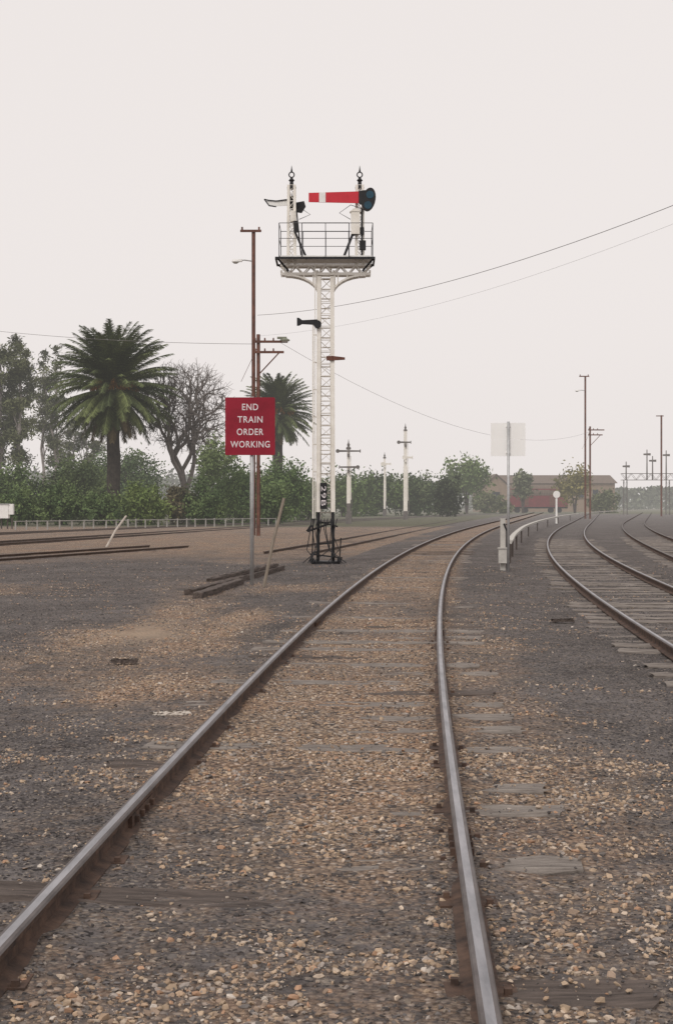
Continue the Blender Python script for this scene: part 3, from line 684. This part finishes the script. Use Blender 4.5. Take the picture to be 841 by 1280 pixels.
for px, py, L, m, lb in ((190, 893, .28, chip, 'pale flat chip of wood on the ballast left of the main track'), (140, 826, .25, wooddk, 'dark scrap of timber lying on the grey ash at left'), (690, 775, .3, wooddk, 'dark scrap of timber lying right of the main track')):
    p = g(px, py, .0); beam(p, p+Vector((L, .05, .0)), .1, .04, m, 'wood_scrap', lb, 'wood scrap')

# ------------------------------------------------------------ vegetation
def leaf_mesh(name, parent, cen, size, cols, mat=None, flat=0.0, aspect=.5):
    n = len(cen); u = rng.normal(size=(n, 3)); u[:, 2] *= (1-flat); u /= np.linalg.norm(u, axis=1, keepdims=True)
    w = rng.normal(size=(n, 3)); v = np.cross(u, w); v /= np.linalg.norm(v, axis=1, keepdims=True)
    sz = size*rng.uniform(.6, 1.4, (n, 1)); u = u*sz; v = v*sz*aspect
    V = np.stack([cen-u, cen-v, cen+u, cen+v], 1).reshape(-1, 3); Fc = np.arange(n*4).reshape(n, 4)
    return np_mesh(name, V, Fc, mat or leaf, np.repeat(cols, 4, 0), parent)
def clump_crown(R, c, ncl, nleaf, size, colA, colB, shell=.35, cr=.34):
    q = rng.normal(size=(ncl, 3)); q /= np.linalg.norm(q, axis=1, keepdims=True); q *= (shell+(1-shell)*rng.random((ncl, 1)))
    lump = .78+.32*vn(q[:, 0]*2.1+rng.random()*50, q[:, 2]*2.1+q[:, 1])[:, None]
    cc = np.array(c)+q*np.array(R)*lump
    k = rng.integers(0, ncl, nleaf); rad = cr*min(R)*rng.uniform(.6, 1.3, ncl)
    p = cc[k]+rng.normal(size=(nleaf, 3))*rad[k][:, None]*.55
    tcol = rng.random(ncl)[k][:, None]; col = np.array(colA)*(1-tcol)+np.array(colB)*tcol
    col = col*rng.uniform(.75, 1.25, (nleaf, 1)); p[:, 2] = np.maximum(p[:, 2], .05)
    return p, col
def bush(px, top, hw, Y, colA, colB, label, name='leafy_bush', cat='bush', size=.15, depth=None, trunk=False, dens=8.0):
    B = at(px, 630, Y); B.z = 0; s = F/Y; H = CZ+(630-top)/s; rx = hw/s; ry = depth or min(rx, 4)
    q = thing(name, label, cat, B, 'bushes along the yard' if cat == 'bush' else None)
    z0 = (H*.22 if trunk else -H*.1); rz = (H-z0)/2
    area = math.pi*rx*rz; n = int(min(32000, dens*area/(size*size)))
    p, c = clump_crown((rx*.95, ry, rz*.92), (0, 0, z0+rz), int(40+area*1.2), n, size, np.array(colA)*1.45, np.array(colB)*1.6)
    leaf_mesh('crown', q, p, size, c)
    mb = MB()
    for k in range(4):
        a = random.uniform(0, 6.28); mb.tube([(0, 0, -.1), (math.cos(a)*rx*.1, math.sin(a)*ry*.1, H*.3), (math.cos(a)*rx*.5, math.sin(a)*ry*.4, H*.72)], [.05+H*.018, .04+H*.012, .03], 6)
    mb.build('trunk', bark, q)
D1, D2 = (.028, .047, .016), (.08, .115, .036)
bush(28, 578, 50, 128, D1, D2, 'dark rounded bush at the left edge behind the white cabinets')
bush(90, 572, 50, 130, (.030, .047, .017), (.075, .10, .034), 'dark broad bush to the left of the big palm trunk')
bush(150, 562, 58, 150, (.035, .058, .025), (.08, .11, .045), 'taller dull green bush behind the big palm trunk')
bush(178, 604, 34, 112, (.06, .09, .022), (.13, .165, .05), 'low yellow green bush right of the big palm trunk')
bush(223, 602, 23, 114, (.035, .035, .02), (.09, .075, .04), 'small dark brownish bush below the bare tree')
bush(272, 536, 30, 135, (.06, .09, .028), (.12, .155, .055), 'pale green weeping tree between the bare tree and red sign', 'leafy_tree', 'tree', .19, trunk=True, dens=4.5)
bush(300, 580, 42, 125, (.04, .07, .022), (.095, .135, .042), 'mid green bush just left of the red sign pole')
bush(350, 574, 42, 130, (.035, .065, .02), (.085, .125, .04), 'mid green bush between the red sign and bracket signal')
bush(385, 597, 26, 140, (.035, .055, .02), (.085, .11, .04), 'smaller bush directly left of the bracket signal mast')
bush(428, 590, 34, 185, D1, D2, 'dark hedge bush behind the bracket signal foot', size=.23)
bush(465, 588, 38, 195, (.03, .045, .02), D2, 'dark hedge bush left of the tallest distant signal', size=.23)
bush(520, 591, 38, 200, D1, (.07, .09, .04), 'dark hedge bush right of the tallest distant signal', size=.23)
bush(559, 590, 20, 185, (.018, .025, .012), (.032, .042, .018), 'very dark rounded shrub at the right end of the hedge', size=.23)
bush(583, 570, 32, 240, (.055, .085, .028), (.10, .135, .048), 'round green tree left of the red wagon and sheds', 'leafy_tree', 'tree', .3, trunk=True, dens=6)
bush(653, 583, 14, 252, (.05, .06, .035), (.09, .10, .055), 'small grey green tree in front of the long shed', 'leafy_tree', 'tree', .33, trunk=True, dens=6)
bush(718, 580, 23, 250, (.07, .066, .022), (.14, .122, .04), 'olive yellow tree at the right end of the red wagon', 'leafy_tree', 'tree', .3, trunk=True, dens=6)
for px, top, hw, Y, lb in ((606, 614, 26, 255, 'low green shrub below the tan gabled shed'), (628, 622, 16, 245, 'low green shrub at the left end of the red wagon'), (752, 610, 26, 258, 'low green shrub right of the olive yellow tree')):
    bush(px, top, hw, Y, (.045, .055, .024), (.09, .10, .048), lb, size=.3, dens=5)
for px, top, hw, Y, lb in ((22, 612, 34, 110, 'low mid green shrub in front of the dark bush at the left edge'), (78, 607, 36, 111, 'low mid green shrub left of the palm foot'), (128, 612, 30, 110, 'low mid green shrub hiding the palm foot'),
                           (258, 597, 32, 114, 'low mid green shrub under the pale weeping tree'), (338, 602, 30, 116, 'low mid green shrub directly right of the red sign pole')):
    bush(px, top, hw, Y, (.035, .06, .02), (.085, .118, .04), lb, size=.14)

def palm(px, cy, Y, Lf, nf, label, fruitn):
    B = at(px, 630, Y); B.z = 0; s = F/Y; H = CZ+(630-cy)/s
    q = thing('palm_tree', label, 'palm tree', B)
    mb = MB(); pts = [(random.uniform(-.04, .04), 0, z) for z in np.linspace(-.3, H, 16)]
    mb.tube(pts, [.50+.06*random.random()+(.25 if i == 0 else 0)+(.35*max(0, (i-12)/3)) for i in range(16)], 12); mb.build('trunk', palmbark, q)
    V = []; Fc = []; Cc = []
    for k in range(nf):
        u = (k+.5)/nf; e = math.radians(86-138*u**.95+random.uniform(-8, 8)); a = k*2.39996+random.uniform(-.25, .25)
        L = Lf*random.uniform(.92, 1.06)*(1-.2*(u > .85)); droop = math.radians(random.uniform(36, 62))*(1.0 if u < .7 else .6)
        dead = u > .95; n = 22; p = Vector((0, 0, H+.5*(1-u))); pts = [p.copy()]
        for i in range(n):
            t = i/n; el = max(e-droop*t**1.7, -1.45)
            p = p+Vector((math.cos(a)*math.cos(el), math.sin(a)*math.cos(el), math.sin(el)))*(L/n); pts.append(p.copy())
        side = Vector((-math.sin(a), math.cos(a), 0))
        c0 = np.array((.13, .10, .05)) if dead else (np.array((.046, .063, .022))+np.array((.088, .098, .034))*random.random()**1.3)
        for i in range(n):
            pa, pb = pts[i], pts[i+1]; d = (pb-pa).normalized(); b = len(V)
            w = .045*(1-i/n)+.012; up = d.cross(side).normalized()
            V += [pa-side*w, pa+side*w, pb+side*w, pb-side*w]; Fc.append((b, b+1, b+2, b+3)); Cc += [c0*1.5+.015]*4
            if i < 3: continue
            for sg in (-1, 1):
                for jj in (0, .25, .5, .75):
                    pm = pa.lerp(pb, jj)
                    ll = Lf*.12*math.sin(math.pi*min(1, (.12+.86*(i+jj)/n)))**.6*random.uniform(.8, 1.15)+.1
                    dr = (d*.7+side*sg*.7+Vector((0, 0, -.2))-up*random.uniform(-.1, .4)).normalized(); b = len(V)
                    wv = d*.04
                    V += [pm-wv, pm+wv, pm+dr*ll+wv*.3, pm+dr*ll-wv*.3]; Fc.append((b, b+1, b+2, b+3)); Cc += [c0*random.uniform(.65, 1.4)]*4
    np_mesh('crown', np.array([tuple(v) for v in V]), np.array(Fc), leaf, np.array(Cc), q)
    mb = MB()
    for k in range(fruitn):
        a = random.uniform(0, 6.28); L = Lf*random.uniform(.24, .42)
        e = [Vector((math.cos(a)*L*t*.9, math.sin(a)*L*t*.9, H+.35+L*(.85*t-.75*t*t))) for t in (0, .35, .7, 1)]
        mb.tube(e, [.06, .07, .12, .06], 5)
        for j in range(8): mb.tube([e[2], e[3]+Vector((random.uniform(-.3, .3), random.uniform(-.3, .3), random.uniform(-.6, .0)))], .03, 4)
    mb.build('fruit_stalks', fruit, q)
palm(142, 490, 115, 5.6, 240, 'large dark date palm with a wide round crown, left of the bare tree', 38)
palm(347, 520, 150, 4.5, 160, 'smaller date palm partly behind the red sign and rusty poles', 14)

# branching that fills a crown volume: targets are split again and again, each branch heads for the middle of its share
def fill(mb, p, T, rt, d0, pull=.45, ex=.42):
    n = len(T); c = Vector(T.mean(0)); r = rt*n**ex
    if n == 1:
        mid = p.lerp(c, .5)+Vector(np.random.normal(0, .06, 3)*(c-p).length); mb.tube([p, mid, c], [rt*1.1, rt, rt*.7], 3); return
    d = (c-p); q = p+d*pull*random.uniform(.8, 1.2)+Vector((random.gauss(0, .05), random.gauss(0, .05), random.gauss(0, .04)))*d.length
    mid = p.lerp(q, .5)+d0*d.length*.05+Vector((random.gauss(0, .03), random.gauss(0, .03), 0))*d.length
    mb.tube([p, mid, q], [r, r*.93, r*.88], 7 if n > 60 else 4 if n > 6 else 3)
    ax = np.linalg.svd(T-T.mean(0), full_matrices=False)[2][0] + np.random.normal(0, .35, 3)
    pr = (T-T.mean(0)) @ ax; m = pr > np.quantile(pr, random.uniform(.3, .7)) if n > 3 else pr > np.median(pr)-1e-9
    if m.all() or not m.any(): m = np.arange(n) < n//2
    dn = (q-mid).normalized()
    for sel in (m, ~m): fill(mb, q, T[sel], rt, dn, pull, ex)
np.random.seed(11); random.seed(12)
B = at(231, 630, 118); B.z = 0
q = thing('bare_tree', 'bare leafless grey tree with a wide rounded crown of twigs right of the big palm', 'tree', B)
mb = MB(); s = F/118; NT = 3800
u = np.random.normal(size=(NT, 3)); u /= np.linalg.norm(u, axis=1, keepdims=True); u *= (np.random.random((NT, 1))**.38)
zt_ = CZ+(630-444)/s; T = u*np.array((4.3, 3.6, 4.1))*(.90+.18*np.random.random((NT, 1)))+np.array((0, 0, zt_-4.3)); T = T[T[:, 2] < zt_]
# widest split first, so that a short trunk opens into spreading limbs
q0 = Vector((.1, 0, 2.6)); rt = .0145
mb.tube([(0, 0, -.2), (.05, 0, 1.2), q0], [.46, .38, .35], 9)
ang = np.arctan2(T[:, 1]*.6+np.random.normal(0, .5, len(T)), T[:, 0]+np.random.normal(0, .5, len(T))); o_ = np.argsort(ang)
for ix in np.array_split(o_, 5): fill(mb, q0.copy(), T[ix], rt, Vector((0, 0, 1)), .38, .395)
mb.build('trunk', barkg, q)
def gum(px, top, Y, label, seed, hw, ncl, dens, size=.24, stems=2):
    random.seed(seed); np.random.seed(seed); B = at(px, 630, Y); B.z = 0; s = F/Y; H = CZ+(630-top)/s; rx = hw/s
    q = thing('gum_tree', label, 'tree', B); mb = MB()
    u = np.random.normal(size=(ncl, 3)); u /= np.linalg.norm(u, axis=1, keepdims=True); u *= np.random.random((ncl, 1))**.4
    T = u*np.array((rx*.95, rx*.7, H*.36))+np.array((0, 0, H*.62)); T[:, 0] += .25*rx*np.sin(T[:, 2]*.5+seed)
    T[:, 2] = np.minimum(T[:, 2], H-.4); k_ = np.argsort(T[:, 0]); parts = np.array_split(k_, stems)
    for i, ix in enumerate(parts): fill(mb, Vector(((i-(stems-1)/2)*.5, 0, -.1)), T[ix], .05, Vector((0, 0, 1)), .42)
    mb.build('trunk', barkeuc, q)
    n = int(ncl*dens); k = rng.integers(0, ncl, n); rad = rng.uniform(.25, .62, ncl)[k][:, None]
    p = T[k]+rng.normal(size=(n, 3))*rad*np.array((1, 1, .5)); p[:, 2] -= rng.random(n)**2*.9
    tc = rng.random(ncl)[k][:, None]; c = (np.array((.045, .055, .025))*(1-tc)+np.array((.13, .142, .065))*tc)*rng.uniform(.75, 1.25, (n, 1))
    leaf_mesh('crown', q, p, size, c, leaf, aspect=.32)
gum(4, 412, 158, 'tall olive grey gum tree cut by the left edge', 5, 46, 125, 190, .22, 3)
gum(62, 420, 172, 'slender wispy gum tree between the left edge and the big palm', 9, 30, 55, 120, .22, 2)
gum(100, 505, 190, 'faint thin gum tree directly behind the big palm', 14, 32, 40, 130, .25, 2)

n = 26000; yx = rng.uniform(380, 470, n); pxx = rng.uniform(-60, 960, n); X = (pxx-CX)*yx/F
hh = (4.5+5.5*vn(X*.06, X*0, 8)+3*vn(X*.22, X*0, 9))*np.where(pxx > 600, .75, 1.15)
p = np.stack([X, yx, hh*rng.random(n)**.7], -1); cc = (np.array((.06, .07, .045))+np.array((.05, .055, .035))*vn(X*.15, yx*.1, 5)[:, None])*rng.uniform(.7, 1.3, (n, 1))
o = leaf_mesh('distant_wood', None, p, .75, cc, leaf_far); tag(o, 'hazy line of far-off trees along the horizon', 'wood', kind='stuff')

# ------------------------------------------------------------ sheds and the red wagon
def shed(px0, px1, ridge, eave, Y, dep, wall, roof, label, name, gable_front=False, opens=()):
    s = F/Y; B = at((px0+px1)/2, 630, Y); B.z = 0; w = (px1-px0)/s; Zr = CZ+(630-ridge)/s; Ze = CZ+(630-eave)/s; pc = (px0+px1)/2
    q = thing(name, label, 'building', B)
    if gable_front:
        MB().prism([(-w/2, -.1), (w/2, -.1), (w/2, Ze), (0, Zr-.15), (-w/2, Ze)], 0, dep).build('wall', wall, q)
        mb = MB()
        for sg in (-1, 1): mb.add([(0, -.5, Zr), (0, dep, Zr), (sg*(w/2+.4), dep, Ze-.1), (sg*(w/2+.4), -.5, Ze-.1), (0, -.5, Zr+.14), (0, dep, Zr+.14), (sg*(w/2+.4), dep, Ze+.04), (sg*(w/2+.4), -.5, Ze+.04)], [(0, 1, 2, 3), (4, 5, 6, 7), (0, 4, 7, 3), (3, 7, 6, 2), (1, 2, 6, 5)])
        mb.build('roof', roof, q)
    else:
        MB().box((0, dep/2, Ze/2-.05), (w, dep, Ze+.1)).build('wall', wall, q)
        mb = MB()
        vs = [(-w/2-.5, -.6, Ze), (w/2+.5, -.6, Ze), (w/2+.5, dep/2, Zr), (-w/2-.5, dep/2, Zr), (w/2+.5, dep+.6, Ze), (-w/2-.5, dep+.6, Ze)]
        mb.add(vs, [(0, 1, 2, 3), (3, 2, 4, 5), (0, 3, 5), (1, 4, 2), (0, 5, 4, 1)]); mb.build('roof', roof, q)
    for (a, b, t, u, nm) in opens:
        x0 = (a-pc)/s; x1 = (b-pc)/s; z1 = CZ+(630-t)/s; z0 = max(0, CZ+(630-u)/s)
        fr = MB().box(((x0+x1)/2, -.2, (z0+z1)/2), (x1-x0+.3, .1, z1-z0+.3)).build(nm, tanwall, q)
        MB().box(((x0+x1)/2, -.27, (z0+z1)/2), (x1-x0, .06, z1-z0)).build('pane', glassdk, fr)
    return q
shed(630, 768, 593, 604, 300, 16, tanwall, rooftin, 'long low tan shed with a brown iron roof behind the red wagon', 'long_shed', False,
     [(722, 729, 612, 622, 'window'), (740, 747, 612, 622, 'window')])
shed(600, 640, 593, 612, 290, 16, tanwall, rooftin, 'tan gabled shed at the left end of the long shed', 'gabled_shed', True, [(614, 624, 615, 634, 'door')])
Y = 268; s = F/Y; B = at(672, 630, Y); B.z = 0; w = 72/s
q = thing('goods_wagon', 'deep red covered railway wagon standing in front of the long shed', 'railway wagon', B)
zt_ = CZ+(630-611)/s
bd = MB().box((0, 0, (1.1+zt_)/2), (w, 2.6, zt_-1.1)).build('body', redwall, q)
MB().tube([(-w/2-.1, 0, zt_-.75), (w/2+.1, 0, zt_-.75)], 1.42, 20).build('roof', rooftin, q)
for x in (-w*.25, w*.25): MB().box((x, -1.33, (1.2+zt_)/2), (1.5, .06, zt_-1.5)).build('door', rust, q)
MB().box((0, 0, .95), (w, 2.0, .28)).build('underframe', black, q)
for x in (-w*.36, -w*.22, w*.22, w*.36):
    for yy in (-.8, .8): MB().disc((x, .46), .46, yy-.07, yy+.07).build('wheel', black, q)
# ------------------------------------------------------------ world, sun, camera
sc = bpy.context.scene
W = bpy.data.worlds.new('World'); sc.world = W; W.use_nodes = True; N = W.node_tree.nodes; L = W.node_tree.links; N.clear()
sky = N.new('ShaderNodeTexSky'); sky.sky_type = 'NISHITA'; sky.sun_disc = False; sky.sun_elevation = math.radians(44); sky.sun_rotation = math.radians(205); sky.dust_density = 5
hs = N.new('ShaderNodeHueSaturation'); hs.inputs['Saturation'].default_value = .06; L.new(sky.outputs[0], hs.inputs['Color'])
b1 = N.new('ShaderNodeBackground'); b1.inputs[1].default_value = .08; L.new(hs.outputs[0], b1.inputs[0])
b2 = N.new('ShaderNodeBackground'); b2.inputs[0].default_value = (.93, .872, .85, 1); b2.inputs[1].default_value = 1.0
mx = N.new('ShaderNodeMixShader'); mx.inputs[0].default_value = .88; L.new(b1.outputs[0], mx.inputs[1]); L.new(b2.outputs[0], mx.inputs[2])
ow = N.new('ShaderNodeOutputWorld'); L.new(mx.outputs[0], ow.inputs[0])
sl = bpy.data.lights.new('sun', 'SUN'); sl.energy = 1.35; sl.angle = math.radians(25); sl.color = (1, .95, .9)
so_ = bpy.data.objects.new('sun', sl); COL.objects.link(so_)
e, a = math.radians(44), math.radians(205); D = Vector((math.sin(a)*math.cos(e), math.cos(a)*math.cos(e), math.sin(e)))
so_.rotation_euler = D.to_track_quat('Z', 'Y').to_euler()
cam = bpy.data.cameras.new('camera'); co = bpy.data.objects.new('camera', cam); COL.objects.link(co); co.location = (0, 0, CZ); co.rotation_euler = (math.pi/2, 0, 0)
cam.sensor_fit = 'VERTICAL'; cam.sensor_height = 36; cam.sensor_width = 24; cam.lens = F/1280*36; cam.shift_y = -(640-HZ)/1280; cam.clip_end = 6000; cam.clip_start = .05
sc.camera = co
sc.view_settings.view_transform = 'Standard'; sc.view_settings.look = 'None'; sc.view_settings.exposure = 0
